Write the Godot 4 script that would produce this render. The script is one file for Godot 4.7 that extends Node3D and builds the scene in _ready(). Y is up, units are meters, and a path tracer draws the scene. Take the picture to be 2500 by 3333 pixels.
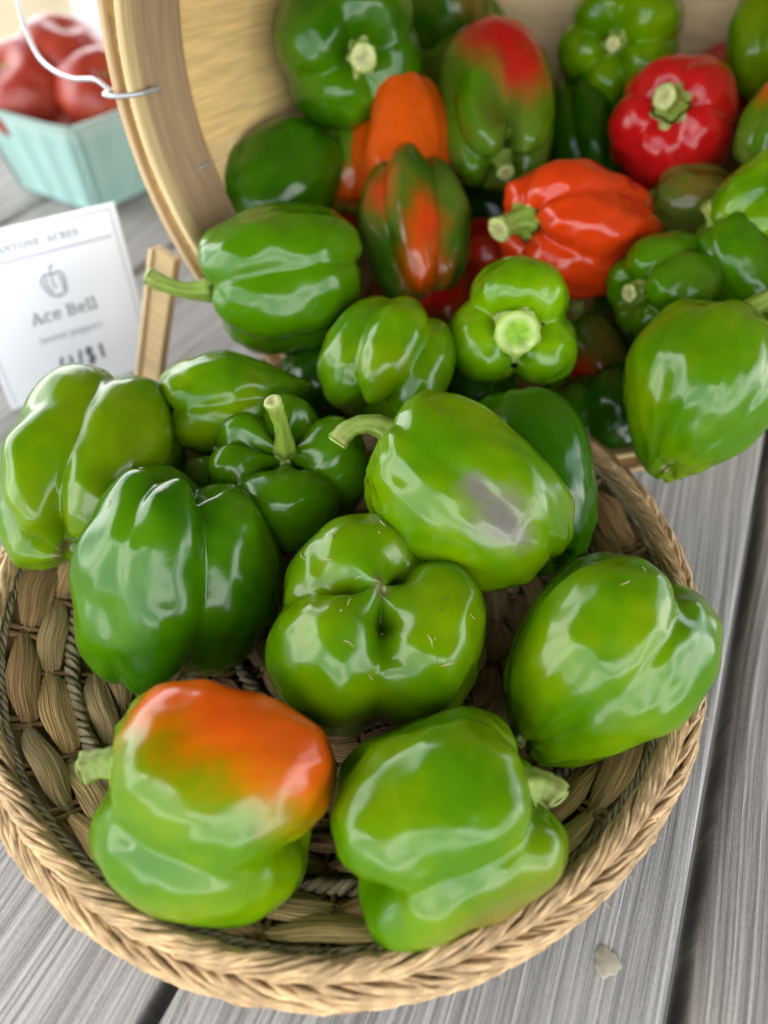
extends Node3D
# Bell peppers in a woven tray and a tipped bushel basket on a weathered table.

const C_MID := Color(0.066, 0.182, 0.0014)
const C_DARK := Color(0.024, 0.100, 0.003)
const C_LIGHT := Color(0.145, 0.250, 0.002)
const C_LIME := Color(0.165, 0.325, 0.003)
const C_OLIVE := Color(0.10, 0.16, 0.016)
const C_RED := Color(0.50, 0.010, 0.010)
const C_REDOR := Color(0.60, 0.042, 0.006)
const C_ORANGE := Color(0.66, 0.090, 0.004)
const C_BROWN := Color(0.20, 0.13, 0.022)
const C_BRUISE := Color(0.17, 0.15, 0.13)

var rng := RandomNumberGenerator.new()
var nz := FastNoiseLite.new()
var m_skin: StandardMaterial3D
var m_stem: StandardMaterial3D
var m_leaf: StandardMaterial3D
var m_reed: StandardMaterial3D
var m_plank: StandardMaterial3D
var m_veneer: StandardMaterial3D
var names := {}

# ---------- scene graph helpers ----------
func numbered(called: String) -> String:
	if not names.has(called):
		names[called] = 0
		return called
	names[called] += 1
	return "%s_%03d" % [called, names[called]]

func thing(called: String, label: String, category: String, group := "", at := Transform3D.IDENTITY) -> Node3D:
	var o := Node3D.new()
	o.name = numbered(called)
	add_child(o, true)
	o.transform = at
	tag(o, label, category, group)
	return o

func tag(o: Node, label: String, category: String, group := "") -> void:
	o.set_meta("label", label)
	o.set_meta("category", category)
	if group != "":
		o.set_meta("group", group)

func part(called: String, mesh: Mesh, mat: Material, parent: Node) -> MeshInstance3D:
	var o := MeshInstance3D.new()
	o.mesh = mesh
	o.material_override = mat
	if parent == self:
		o.name = numbered(called)
	else:
		var n := called
		var k := 0
		while parent.has_node(NodePath(n)):
			k += 1
			n = "%s_%03d" % [called, k]
		o.name = n
	parent.add_child(o, true)
	return o

# ---------- mesh helpers ----------
class MB:
	var v := PackedVector3Array()
	var uv := PackedVector2Array()
	var c := PackedColorArray()
	var ix := PackedInt32Array()
	func vert(p: Vector3, t: Vector2, col: Color) -> int:
		v.append(p)
		uv.append(t)
		c.append(col)
		return v.size() - 1
	func quad(a: int, b: int, cc: int, d: int) -> void:
		ix.append(a)
		ix.append(b)
		ix.append(cc)
		ix.append(a)
		ix.append(cc)
		ix.append(d)
	func tri(a: int, b: int, cc: int) -> void:
		ix.append(a)
		ix.append(b)
		ix.append(cc)
	func grid(base: int, nu: int, nv: int) -> void:
		for i in nu - 1:
			for j in nv - 1:
				var a := base + i * nv + j
				quad(a, a + 1, a + nv + 1, a + nv)
	func mesh(hint := Vector3.ZERO) -> ArrayMesh:
		var n := PackedVector3Array()
		n.resize(v.size())
		var vol := 0.0
		for k in range(0, ix.size(), 3):
			var p := v[ix[k]]
			var q := v[ix[k + 1]]
			var r := v[ix[k + 2]]
			var f := (r - p).cross(q - p)
			n[ix[k]] += f
			n[ix[k + 1]] += f
			n[ix[k + 2]] += f
			vol += f.dot(p + q + r) if hint == Vector3.ZERO else f.dot(hint)
		if vol < 0.0:
			for k in range(0, ix.size(), 3):
				var t := ix[k + 1]
				ix[k + 1] = ix[k + 2]
				ix[k + 2] = t
			for k in n.size():
				n[k] = -n[k]
		for k in n.size():
			n[k] = n[k].normalized()
		var a := []
		a.resize(Mesh.ARRAY_MAX)
		a[Mesh.ARRAY_VERTEX] = v
		a[Mesh.ARRAY_NORMAL] = n
		a[Mesh.ARRAY_TEX_UV] = uv
		a[Mesh.ARRAY_COLOR] = c
		a[Mesh.ARRAY_INDEX] = ix
		var m := ArrayMesh.new()
		m.add_surface_from_arrays(Mesh.PRIMITIVE_TRIANGLES, a)
		return m

# tube along points; flat squashes the section across 'flat_axis'
func tube(b: MB, pts: PackedVector3Array, rad: PackedFloat32Array, sides: int, col: Color, closed := false, ridge := 0.0) -> void:
	var n := pts.size()
	var base := b.v.size()
	var t0 := (pts[1] - pts[0]).normalized()
	var up := t0.cross(Vector3.UP if absf(t0.y) < 0.9 else Vector3.RIGHT).normalized()
	var along := 0.0
	for i in n:
		var t := (pts[(i + 1) % n] - pts[i - 1]).normalized() if closed else (pts[mini(i + 1, n - 1)] - pts[maxi(i - 1, 0)]).normalized()
		up = (up - t * up.dot(t)).normalized()
		var side := t.cross(up)
		if i > 0:
			along += pts[i].distance_to(pts[i - 1])
		for j in sides + 1:
			var a := TAU * j / sides
			var r := rad[i] * (1.0 + ridge * cos(5.0 * a))
			b.vert(pts[i] + (up * cos(a) + side * sin(a)) * r, Vector2(along * 20.0, float(j) / sides * 0.25), col)
	b.grid(base, n, sides + 1)
	if not closed:
		var s := b.vert(pts[0], Vector2.ZERO, col)
		var e := b.vert(pts[n - 1], Vector2.ZERO, col)
		for j in sides:
			b.tri(s, base + j + 1, base + j)
			var l := base + (n - 1) * (sides + 1)
			b.tri(e, l + j, l + j + 1)

# box with chamfered edges
func cbox(b: MB, at: Transform3D, size: Vector3, ch: float, col := Color.WHITE) -> void:
	var h := size * 0.5
	for ax in 3:
		for sg in [-1.0, 1.0]:
			var u := (ax + 1) % 3
			var w := (ax + 2) % 3
			var ids := []
			for k in [[-1, -1], [1, -1], [1, 1], [-1, 1]]:
				var p := Vector3.ZERO
				p[ax] = sg * h[ax]
				p[u] = k[0] * (h[u] - ch)
				p[w] = k[1] * (h[w] - ch)
				ids.append(b.vert(at * p, Vector2(p[u], p[w]) * 10.0, col))
			if sg > 0:
				b.quad(ids[3], ids[2], ids[1], ids[0])
			else:
				b.quad(ids[0], ids[1], ids[2], ids[3])
	for ax in 3:
		var u := (ax + 1) % 3
		var w := (ax + 2) % 3
		for su in [-1.0, 1.0]:
			for sw in [-1.0, 1.0]:
				var ids := []
				for k in [[-1, 0], [1, 0], [1, 1], [-1, 1]]:
					var p := Vector3.ZERO
					p[ax] = k[0] * (h[ax] - ch)
					p[u] = su * (h[u] - (ch if k[1] == 1 else 0.0))
					p[w] = sw * (h[w] - (0.0 if k[1] == 1 else ch))
					ids.append(b.vert(at * p, Vector2(p[ax], p[u]) * 10.0, col))
				if su * sw > 0:
					b.quad(ids[3], ids[2], ids[1], ids[0])
				else:
					b.quad(ids[0], ids[1], ids[2], ids[3])

# ---------- textures ----------
func streaks(w: int, h: int, fu: float, fv: float, lo: float, hi: float, sd: int, cracks := 0.0) -> Image:
	# fibres running along u: brightness lo..hi; wraps in both directions by cross-fading
	nz.seed = sd
	nz.frequency = 1.0
	nz.noise_type = FastNoiseLite.TYPE_SIMPLEX
	nz.fractal_type = FastNoiseLite.FRACTAL_NONE
	var d := PackedByteArray()
	d.resize(w * h)
	for y in h:
		var ca := cos(TAU * y / h) * fv / TAU
		var sa := sin(TAU * y / h) * fv / TAU
		for x in w:
			var a := absf(2.0 * x / w - 1.0) * fu
			var k := nz.get_noise_3d(a, ca, sa) * 0.55 + nz.get_noise_3d(a * 2.3 + 9.0, ca * 3.1, sa * 3.1) * 0.35 + nz.get_noise_3d(a * 5.0 + 40.0, ca * 8.0, sa * 8.0) * 0.2
			var g := clampf(0.5 + 0.75 * k, 0.0, 1.0)
			if cracks > 0.0:
				var q := nz.get_noise_3d(a * 0.6 + 80.0, ca * 1.7, sa * 1.7)
				g *= 1.0 - cracks * clampf(1.0 - absf(q) * 34.0, 0.0, 1.0)
				g = clampf(g + 0.16 * nz.get_noise_2d(x * 0.33, y * 0.9), 0.0, 1.0)
			d[y * w + x] = int(255.0 * lerpf(lo, hi, g))
	return Image.create_from_data(w, h, false, Image.FORMAT_L8, d)

func specks(n: int) -> Image:
	# pepper skin: even tone with soft mottling, sparse pale and dark specks
	nz.seed = 71
	nz.frequency = 1.0
	var d := PackedByteArray()
	d.resize(n * n)
	for y in n:
		for x in n:
			var a := TAU * x / n
			var c := TAU * y / n
			var k := nz.get_noise_3d(cos(a) * 1.6 + sin(c) * 1.3, sin(a) * 1.6, cos(c) * 1.6)
			d[y * n + x] = int(255.0 * clampf(0.84 + 0.05 * k, 0.0, 1.0))
	for i in 240:
		var cx := rng.randi() % n
		var cy := rng.randi() % n
		var r := rng.randf_range(0.6, 1.7)
		var tone := 255 if rng.randf() < 0.72 else 120
		for dy in range(-2, 3):
			for dx in range(-2, 3):
				if dx * dx + dy * dy <= r * r:
					d[((cy + dy + n) % n) * n + (cx + dx + n) % n] = tone
	return Image.create_from_data(n, n, false, Image.FORMAT_L8, d)

func tex(im: Image) -> ImageTexture:
	return ImageTexture.create_from_image(im)

func vmat(rough: float, spec := 0.5) -> StandardMaterial3D:
	var m := StandardMaterial3D.new()
	m.vertex_color_use_as_albedo = true
	m.roughness = rough
	m.metallic_specular = spec
	return m

func flat(col: Color, rough: float, spec := 0.5) -> StandardMaterial3D:
	var m := StandardMaterial3D.new()
	m.albedo_color = col.linear_to_srgb()
	m.roughness = rough
	m.metallic_specular = spec
	return m

func make_materials() -> void:
	m_skin = vmat(0.18, 0.385)
	m_skin.clearcoat_enabled = true
	m_skin.clearcoat = 0.12
	m_skin.clearcoat_roughness = 0.09
	m_skin.albedo_texture = tex(specks(512))
	m_skin.uv1_triplanar = true
	m_skin.uv1_scale = Vector3.ONE * 13.0
	var fn := FastNoiseLite.new()
	fn.seed = 5
	fn.frequency = 0.02
	fn.fractal_octaves = 3
	var nt := NoiseTexture2D.new()
	nt.width = 512
	nt.height = 512
	nt.seamless = true
	nt.as_normal_map = true
	nt.bump_strength = 2.0
	nt.noise = fn
	m_skin.normal_enabled = true
	m_skin.normal_texture = nt
	m_skin.normal_scale = 0.22
	m_stem = vmat(0.5, 0.4)
	var fib := streaks(512, 512, 2.0, 50.0, 0.62, 1.0, 3, 0.3)
	m_leaf = vmat(0.62, 0.35)
	m_leaf.albedo_texture = tex(fib)
	m_leaf.heightmap_enabled = true
	m_leaf.heightmap_texture = m_leaf.albedo_texture
	m_leaf.heightmap_scale = 0.12
	m_reed = vmat(0.55, 0.35)
	m_reed.albedo_texture = tex(streaks(512, 256, 3.0, 30.0, 0.62, 1.0, 8, 0.2))
	m_reed.heightmap_enabled = true
	m_reed.heightmap_texture = m_reed.albedo_texture
	m_reed.heightmap_scale = 0.05
	m_plank = vmat(0.75, 0.3)
	m_plank.albedo_texture = tex(streaks(1024, 1024, 1.6, 95.0, 0.64, 1.0, 12, 0.6))
	m_plank.heightmap_enabled = true
	m_plank.heightmap_texture = m_plank.albedo_texture
	m_plank.heightmap_scale = 0.08
	m_veneer = vmat(0.5, 0.4)
	m_veneer.albedo_texture = tex(streaks(512, 512, 1.2, 36.0, 0.84, 1.0, 21, 0.15))

# ---------- peppers ----------
class Shape:
	var W := 0.09
	var L := 0.09
	var p := {}
	var gr := PackedFloat32Array()
	var gd := PackedFloat32Array()
	var hl := PackedFloat32Array()
	var hr := PackedFloat32Array()
	var nz: FastNoiseLite
	var off := Vector3.ZERO
	var e := 2.9
	var dents := []
	func depth(th: float) -> float:
		var d := 0.0
		for i in gr.size():
			var a := wrapf(th - gr[i], -PI, PI)
			var hw := hr[i] if a > 0.0 else hl[i]
			var x := absf(a) / hw
			if x < 1.0:
				x = (sqrt(x * x + 0.0018) - 0.0424) / 0.959
				d += gd[i] * pow(1.0 - minf(x, 1.0), 2.35)
		return d
	func at(th: float, t: float) -> Vector3:
		var s := sin(t)
		var k := cos(t)
		var den := pow(pow(s, e) + pow(absf(k), e), 1.0 / e)
		var rho := s / den
		var h := k / den
		var D := depth(th)
		if p.has("half"):
			D *= smoothstep(-0.55, 0.25, h)
		var dn := minf(D / 0.2, 1.3)
		var top: bool = h > 0.0
		var ah := absf(h)
		var wd := lerpf(1.0, p.get("top", 0.93), pow(ah, p.get("tp", 1.6))) if top else lerpf(1.0, p.get("taper", 0.85), pow(ah, p.get("bp", 1.2)))
		var m := smoothstep(0.15, 0.98, ah)
		var ends: float = p.get("te", 0.3) if top else p.get("be", 0.3)
		var r := W * 0.5 * rho * wd * (1.0 - D * (1.0 + ends * 0.9 * m))
		var y := h * (1.0 - ends * 0.42 * dn * m * smoothstep(0.0, 0.35, rho))
		# each lobe has its own length
		y *= 1.0 + 0.07 * sin(th * 1.0 + off.x) * m
		var dim: float = p.get("dimt", 0.09) if top else p.get("dimb", 0.07)
		var sg: float = p.get("sigt", 0.42) if top else p.get("sigb", 0.38)
		y -= 2.0 * dim * exp(-pow(rho / sg, 2.0)) * (1.0 if top else -1.0)
		var dir := Vector3(sin(th) * s, k, cos(th) * s)
		var n1 := nz.get_noise_3dv(dir * 1.1 + off)
		var n2 := nz.get_noise_3dv(dir * 2.6 + off * 1.7)
		var n3 := nz.get_noise_3dv(Vector3(dir.x * 6.0, dir.y * 2.2, dir.z * 6.0) + off)
		var bump: float = p.get("bump", 0.012)
		var dent := 0.0
		for dn2 in dents:
			var a: float = acos(clampf(dir.dot(dn2[0]), -1.0, 1.0))
			dent += dn2[2] * (1.0 - smoothstep(0.0, dn2[1], a))
		var q := 1.0 - dent + 0.05 * n1 + bump * n2 + 0.0045 * n3
		return Vector3(sin(th) * r * q + p.get("bend", 0.02) * W * h * h, y * L * 0.5 * (1.0 + 0.03 * n2), cos(th) * r * q)

func pepper(at: Vector3, stem_dir: Vector3, roll: float, w: float, l: float, c1: Color, c2: Color, p: Dictionary, where: String, label: String) -> void:
	var facing := Vector3(0.0, 0.723, 0.691)
	var ref := facing if absf(stem_dir.dot(facing)) < 0.74 else Vector3(0.0, 0.691, -0.723)
	var y := stem_dir.normalized()
	var z := (ref - y * ref.dot(y)).normalized()
	var bs := Basis(y.cross(z), y, z) * Basis(Vector3.UP, deg_to_rad(roll))
	var group := "bell peppers in the woven tray" if where == "tray" else "bell peppers heaped in the bushel basket"
	var o := thing("bell_pepper", label, "bell pepper", group, Transform3D(bs, at))
	var s := Shape.new()
	s.W = w
	s.L = l
	s.p = p
	var sd: int = p["seed"]
	s.off = Vector3(sd * 3.7, sd * 1.9, sd * 5.3)
	s.e = p.get("e", 2.7)
	s.nz = nz
	nz.seed = 100 + sd
	for dd in p.get("dents", []):
		s.dents.append([bs.inverse() * dd[0], dd[1], dd[2]])
	nz.frequency = 1.0
	var gs: Array = p["g"].duplicate()
	var order := range(gs.size())
	order.sort_custom(func(a, b): return wrapf(gs[a], 0.0, 360.0) < wrapf(gs[b], 0.0, 360.0))
	for k in order.size():
		var here := wrapf(gs[order[k]], 0.0, 360.0)
		var next := wrapf(gs[order[(k + 1) % order.size()]], 0.0, 360.0)
		var prev := wrapf(gs[order[k - 1]], 0.0, 360.0)
		s.gr.append(deg_to_rad(here))
		s.gd.append(p["gd"][order[k]])
		s.hr.append(deg_to_rad(wrapf(next - here, 0.5, 360.5)) * 0.52)
		s.hl.append(deg_to_rad(wrapf(here - prev, 0.5, 360.5)) * 0.52)
	var nu := 128
	var nv := 76
	var b := MB.new()
	var pat := []
	for q in p.get("patch", []):
		pat.append([bs.inverse() * q[0], q[1], q[2], q[3]])
	for i in nu:
		var th := TAU * i / nu
		for j in nv:
			var t := PI * (j + 0.02) / (nv - 0.96)
			var pos := s.at(th, t)
			var dir := Vector3(pos.x / w, pos.y / l, pos.z / w).normalized()
			var kn := nz.get_noise_3dv(dir * 0.9 + s.off * 2.0) * 0.9 + nz.get_noise_3dv(dir * 3.5 + s.off) * 0.3
			var col := c1.lerp(c2, smoothstep(-0.9, 1.1, kn))
			for q in pat:
				var a := acos(clampf(dir.dot(q[0]), -1.0, 1.0)) + 0.07 * nz.get_noise_3dv(dir * 2.4 + s.off) + 0.05 * nz.get_noise_3dv(dir * 9.0)
				col = col.lerp(q[3], 1.0 - smoothstep(q[1] - q[2] * 1.15, q[1] + q[2] * 1.15, a))
			if t > 3.02:
				col = col.lerp(Color(0.12, 0.08, 0.03), smoothstep(3.02, 3.1, t) * 0.7)
			b.vert(pos, Vector2.ZERO, Color(col.r, col.g, col.b) * 1.17)
	for i in nu:
		var i2 := (i + 1) % nu
		for j in nv - 1:
			b.quad(i * nv + j, i * nv + j + 1, i2 * nv + j + 1, i2 * nv + j)
	part("fruit", b.mesh(), m_skin, o)
	# calyx follows the hollow of the shoulder
	var st: Array = p["stem"]
	var rad: float = st[2]
	var rc: float = rad * 1.75 * p.get("bigcalyx", 1.0)
	var cc := Color(0.14, 0.23, 0.022).lerp(Color(0.23, 0.29, 0.06), fposmod(sd * 0.37, 1.0))
	b = MB.new()
	var nr := 7
	for i in 40:
		var th := TAU * i / 40.0
		var reach := rc * (0.86 + 0.14 * cos(6.0 * th + sd) + 0.08 * sin(th * 2.0 + sd))
		for j in nr:
			var f := float(j) / (nr - 1)
			var q := s.at(th, maxf(0.01, f * reach / (w * 0.5)))
			var lift := 0.0022 * (1.0 - pow(f, 4.0)) - 0.0006 * pow(f, 4.0) + minf(rad * 0.55, st[0] * 0.5) * pow(1.0 - f, 2.0) + 0.0005 * sin(th * 11.0 + f * 7.0)
			var edge := cc.lerp(Color(0.34, 0.33, 0.12), smoothstep(0.7, 1.0, f) * 0.7)
			b.vert(q + Vector3(0, lift, 0), Vector2.ZERO, edge)
	for i in 40:
		var i2 := (i + 1) % 40
		for j in nr - 1:
			b.quad(i * nr + j, i * nr + j + 1, i2 * nr + j + 1, i2 * nr + j)
	part("calyx", b.mesh(Vector3.UP), m_stem, o)
	# stem
	b = MB.new()
	var pts := PackedVector3Array()
	var rr := PackedFloat32Array()
	var pos := s.at(0.0, 0.01) + Vector3(0, 0.0005, 0)
	pos.x = 0.02 * w
	pos.z = 0.0
	var ang := 0.0
	var n := 12
	for i in n:
		var f := float(i) / (n - 1)
		pts.append(pos)
		rr.append(rad * (0.8 + 0.7 * pow(1.0 - f, 4.0) + 0.22 * pow(f, 4.0)) * (1.0 + 0.06 * sin(i * 2.3 + sd)))
		ang = deg_to_rad(st[1]) * f * 1.5
		pos += Vector3(sin(ang), cos(ang), 0.12 * sin(sd + f * 3.0)).normalized() * (st[0] + rad * 0.7) / (n - 1)
	tube(b, pts, rr, 25, cc.lerp(Color(0.17, 0.26, 0.03), 0.5), false, 0.13)
	for k in b.v.size():
		var f := 1.0 - clampf(b.v[k].distance_to(pts[n - 1]) / (rad * 2.2), 0.0, 1.0)
		b.c[k] = b.c[k].lerp(Color(0.26, 0.20, 0.09), f * 0.55) * (1.0 + 0.22 * nz.get_noise_3dv(b.v[k] * 700.0))
	var stem := part("stem", b.mesh(), m_stem, o)
	b = MB.new()
	var tdir := (pts[n - 1] - pts[n - 2]).normalized()
	var ux := tdir.cross(Vector3(0.0, 0.01, 1.0)).normalized()
	var uz := tdir.cross(ux)
	for i in 20:
		var a := TAU * i / 20.0
		for j in 4:
			var f: float = [0.0, 0.45, 0.8, 1.0][j]
			var col: Color = p["cutc"].lerp(Color(0.45, 0.48, 0.2), 0.75 if j == 2 else 0.0) if p.has("cutc") else [Color(0.28, 0.25, 0.10), Color(0.38, 0.38, 0.15), Color(0.42, 0.45, 0.17), Color(0.30, 0.38, 0.09)][j]
			b.vert(pts[n - 1] + (ux * cos(a) + uz * sin(a)) * rr[n - 1] * f * 1.0 + tdir * [0.0004, 0.0007, 0.0013, 0.0004][j], Vector2.ZERO, col * (1.0 + 0.3 * nz.get_noise_2d(i * 1.7 + sd, j * 2.3)))
	for i in 20:
		var i2 := (i + 1) % 20
		for j in 3:
			b.quad(i * 4 + j, i * 4 + j + 1, i2 * 4 + j + 1, i2 * 4 + j)
	part("cut_end", b.mesh(tdir), m_stem, stem)
	# dry crumbs and straw bits stuck to the skin
	if p.has("crumbs"):
		b = MB.new()
		for i in int(p["crumbs"]):
			var th := rng.randf() * TAU
			var t := rng.randf_range(1.5, 2.9)
			var q := s.at(th, t)
			var nn := (s.at(th + 0.03, t) - s.at(th - 0.03, t)).cross(s.at(th, t + 0.03) - s.at(th, t - 0.03)).normalized()
			if nn.dot(q) < 0.0:
				nn = -nn
			var tg := nn.cross(Vector3(rng.randf_range(-1, 1), rng.randf_range(-1, 1), rng.randf_range(-1, 1))).normalized()
			var straw := rng.randf() < 0.4
			var ln := rng.randf_range(0.002, 0.006) if straw else rng.randf_range(0.0005, 0.0012)
			var r := 0.00018 if straw else rng.randf_range(0.0002, 0.0005)
			var cl := Color(0.55, 0.42, 0.22) if straw else (Color(0.06, 0.05, 0.03) if rng.randf() < 0.6 else Color(0.5, 0.4, 0.25))
			tube(b, PackedVector3Array([q + nn * r, q + tg * ln * 0.5 + nn * (r + ln * 0.08), q + tg * ln + nn * r + tg.cross(nn) * ln * 0.2]), PackedFloat32Array([r * 0.8, r, r * 0.4]), 4, cl)
		var cm := part("dry_crumbs", b.mesh(), m_stem, o)
		cm.set_meta("kind", "stuff")

# ---------- woven tray ----------
func prof(s: float) -> Vector2:
	if s < 0.1:
		return Vector2(s, 0.0)
	var q := (s - 0.1) / 0.085
	return Vector2(0.1 + 0.07 * q, 0.042 * pow(q, 1.45))

func on_tray(th: float, s: float, lift: float) -> Vector3:
	var a := prof(s)
	var t := (prof(s + 0.002) - prof(s - 0.002)).normalized()
	var q := a + Vector2(-t.y, t.x) * lift
	return Vector3(sin(th) * q.x, q.y, cos(th) * q.x)

func weave_leaf(th0: float, dth: float, s0: float, hw: float, lift0: float, bulge: float, lens: float, col: Color, called: String, parent: Node) -> void:
	var b := MB.new()
	var nu := 13
	var nv := 7
	var skew := rng.randf_range(-0.12, 0.12)
	var rnd := Vector2(rng.randf(), rng.randf())
	var k := 0.1 * dth * 10.0
	for i in nu:
		var u := 2.0 * i / (nu - 1) - 1.0
		var wv := hw * lerpf(1.0, 0.06 + 0.94 * pow(maxf(cos(u * PI * 0.5), 0.0), 0.8), lens)
		for j in nv:
			var v := 2.0 * j / (nv - 1) - 1.0
			var s := s0 + v * wv + skew * u * hw + 0.0007 * sin(u * 5.0 + rnd.x * 9.0)
			var lift := lift0 + bulge * cos(u * PI * 0.5) + 0.0016 * (1.0 - v * v) * (0.4 + 0.6 * cos(u * 1.4)) + 0.0005 * sin(v * 7.0 + u * 2.0 + rnd.y * 9.0)
			var tone := 1.0 - 0.25 * smoothstep(0.75, 1.0, absf(u))
			b.vert(on_tray(th0 + u * dth, s, lift), Vector2(u * k + rnd.x, v * wv * 18.0 + rnd.y), col * (1.0 if lens < 0.5 else lerpf(1.0, tone, 0.5)))
	b.grid(0, nu, nv)
	part(called, b.mesh(on_tray(th0, s0, 0.01) - on_tray(th0, s0, 0.0)), m_leaf, parent)

func rope_strand(parent: Node, R: float, y: float, rr: float, turns: float, ph: float, reed: float, called: String, tint: Color, sides := 6, squash := 1.0) -> void:
	var n := int(absf(turns) * 13)
	var pts := PackedVector3Array()
	var rad := PackedFloat32Array()
	var sd := rng.randf() * 100.0
	for i in n + 2:
		var th := TAU * i / n
		var a := turns * th + ph + 0.35 * nz.get_noise_2d(sin(th) * 6.0 + sd, cos(th) * 6.0)
		var w1 := rr * (1.0 + 0.16 * nz.get_noise_2d(sin(th) * 9.0 + sd, cos(th) * 9.0 + 30.0))
		var r := R + cos(a) * w1
		pts.append(Vector3(sin(th) * r, y + sin(a) * w1 * squash, cos(th) * r))
		rad.append(reed * (1.0 + 0.2 * nz.get_noise_2d(sin(th) * 14.0 + sd, cos(th) * 14.0)))
	var b := MB.new()
	tube(b, pts, rad, sides, tint)
	part(called, b.mesh(), m_reed, parent)

func build_tray() -> void:
	var o := thing("woven_tray", "shallow round tray woven from dried leaves with a plaited tan reed rim", "basket", "", Transform3D(Basis(Vector3.RIGHT, deg_to_rad(4.3)), Vector3(-0.0224, 0.0105, -0.236)))
	nz.seed = 4
	nz.frequency = 1.0
	# shell behind the weave
	var b := MB.new()
	for i in 97:
		for j in 26:
			var f := float(j) / 25.0
			b.vert(on_tray(TAU * i / 96.0, 0.0005 + f * 0.182, -0.0025), Vector2(i * 0.2, f * 4.0), Color(0.13, 0.08, 0.045))
	b.grid(0, 97, 26)
	for i in 97:
		for j in 26:
			var f := float(j) / 25.0
			b.vert(on_tray(TAU * i / 96.0, 0.0005 + f * 0.182, -0.0065), Vector2(i * 0.2, f * 4.0), Color(0.25, 0.17, 0.09))
	b.grid(97 * 26, 97, 26)
	part("backing", b.mesh(Vector3.UP), m_leaf, o)
	# spokes in pairs
	var ns := 40
	for k in ns:
		for sd in [-1, 1]:
			var pts := PackedVector3Array()
			var rad := PackedFloat32Array()
			var from := 0.02 if k % 2 == 0 else 0.062
			for i in 18:
				var s := lerpf(from, 0.181, i / 17.0)
				pts.append(on_tray(TAU * k / ns + sd * 0.0021 / prof(s).x, s, 0.0014 + 0.0005 * sin(s * 260.0 + k * PI)))
				rad.append(0.00155)
			b = MB.new()
			tube(b, pts, rad, 6, Color(0.36, 0.20, 0.10) * rng.randf_range(0.8, 1.2))
			part("spoke", b.mesh(), m_reed, o)
	# rows of leaf weavers: [s, half width, first spoke, spokes used]
	var tones := [Color(0.72, 0.45, 0.20), Color(0.60, 0.36, 0.16), Color(0.78, 0.54, 0.27), Color(0.52, 0.30, 0.14), Color(0.66, 0.45, 0.20), Color(0.32, 0.17, 0.08)]
	var rows := [[0.1690, 0.0075, 0, 2], [0.1570, 0.0078, 1, 2], [0.1350, 0.0072, 1, 2], [0.1225, 0.0075, 0, 2], [0.1095, 0.0075, 1, 2], [0.0970, 0.0074, 0, 2], [0.0845, 0.0072, 1, 2], [0.072, 0.007, 0, 2], [0.0490, 0.0065, 0, 4], [0.037, 0.0065, 2, 4], [0.025, 0.0065, 0, 4]]
	for row in rows:
		var k: int = row[2]
		while k < ns:
			var th: float = TAU * k / ns
			var step: float = TAU * row[3] / ns
			weave_leaf(th + step * 0.5 + rng.randf_range(-0.01, 0.01), step * 0.46, row[0] + rng.randf_range(-0.0008, 0.0008), row[1] * rng.randf_range(0.95, 1.1), 0.0002, -0.0006, 0.1, tones[rng.randi() % 6] * rng.randf_range(0.55, 0.9), "under_weaver", o)
			weave_leaf(th + rng.randf_range(-0.02, 0.02), step * rng.randf_range(0.52, 0.62), row[0] + rng.randf_range(-0.001, 0.001), row[1] * rng.randf_range(0.9, 1.15), 0.0008, 0.0036, 1.0, tones[rng.randi() % 5] * rng.randf_range(0.85, 1.3), "over_weaver", o)
			k += row[3]
	# twisted grass cords between the rows
	for cd in [[0.1465, 0.0030, 60.0], [0.0595, 0.0026, 26.0], [0.1783, 0.0014, 75.0]]:
		var q := on_tray(0.0, cd[0], 0.0028)
		for k in 3:
			rope_strand(o, q.z, q.y, cd[1] * 0.75, cd[2], TAU * k / 3.0, cd[1] * 0.62, "grass_cord", Color(0.42, 0.34, 0.20) * rng.randf_range(0.85, 1.15), 5)
	# plaited rim: ropes of three strands, each a flat bundle of reeds
	var ropes := [[0.1685, 0.0415, 14.0, 0.0], [0.1755, 0.0365, -13.0, 1.0], [0.1755, 0.0265, 13.0, 2.0]]
	for rp in ropes:
		for st in 3:
			var base_tint := Color(0.80, 0.50, 0.22) * rng.randf_range(0.85, 1.1)
			for q in 5:
				var tint := base_tint.lerp(Color(0.74, 0.52, 0.30) if q % 2 == 0 else Color(0.58, 0.40, 0.22), 0.5)
				rope_strand(o, rp[0], rp[1], 0.0036, rp[2], TAU * st / 3.0 + (q - 2.0) * 0.36 + rp[3], rng.randf_range(0.00105, 0.00145), "rim_reed", tint * rng.randf_range(0.82, 1.12), 6, 1.15)
	# frayed hairs on the rim
	b = MB.new()
	for i in 90:
		var th := rng.randf() * TAU
		var a := rng.randf_range(-0.6, 2.0)
		var p0 := Vector3(sin(th) * (0.174 + cos(a) * 0.007), 0.037 + sin(a) * 0.009, cos(th) * (0.174 + cos(a) * 0.007))
		var dir := Vector3(sin(th) * cos(a), sin(a), cos(th) * cos(a)) + Vector3(rng.randf_range(-1, 1), rng.randf_range(-1, 1), rng.randf_range(-1, 1)) * 0.9
		var ln := rng.randf_range(0.0015, 0.0042)
		var bend := Vector3(rng.randf_range(-1, 1), rng.randf_range(-1, 1), rng.randf_range(-1, 1)) * ln * 0.4
		tube(b, PackedVector3Array([p0, p0 + dir * ln * 0.5 + bend * 0.3, p0 + dir * ln + bend]), PackedFloat32Array([0.00022, 0.00018, 0.00008]), 4, Color(0.75, 0.58, 0.36))
	var fz := part("frayed_fibres", b.mesh(), m_reed, o)
	fz.set_meta("kind", "stuff")

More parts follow.
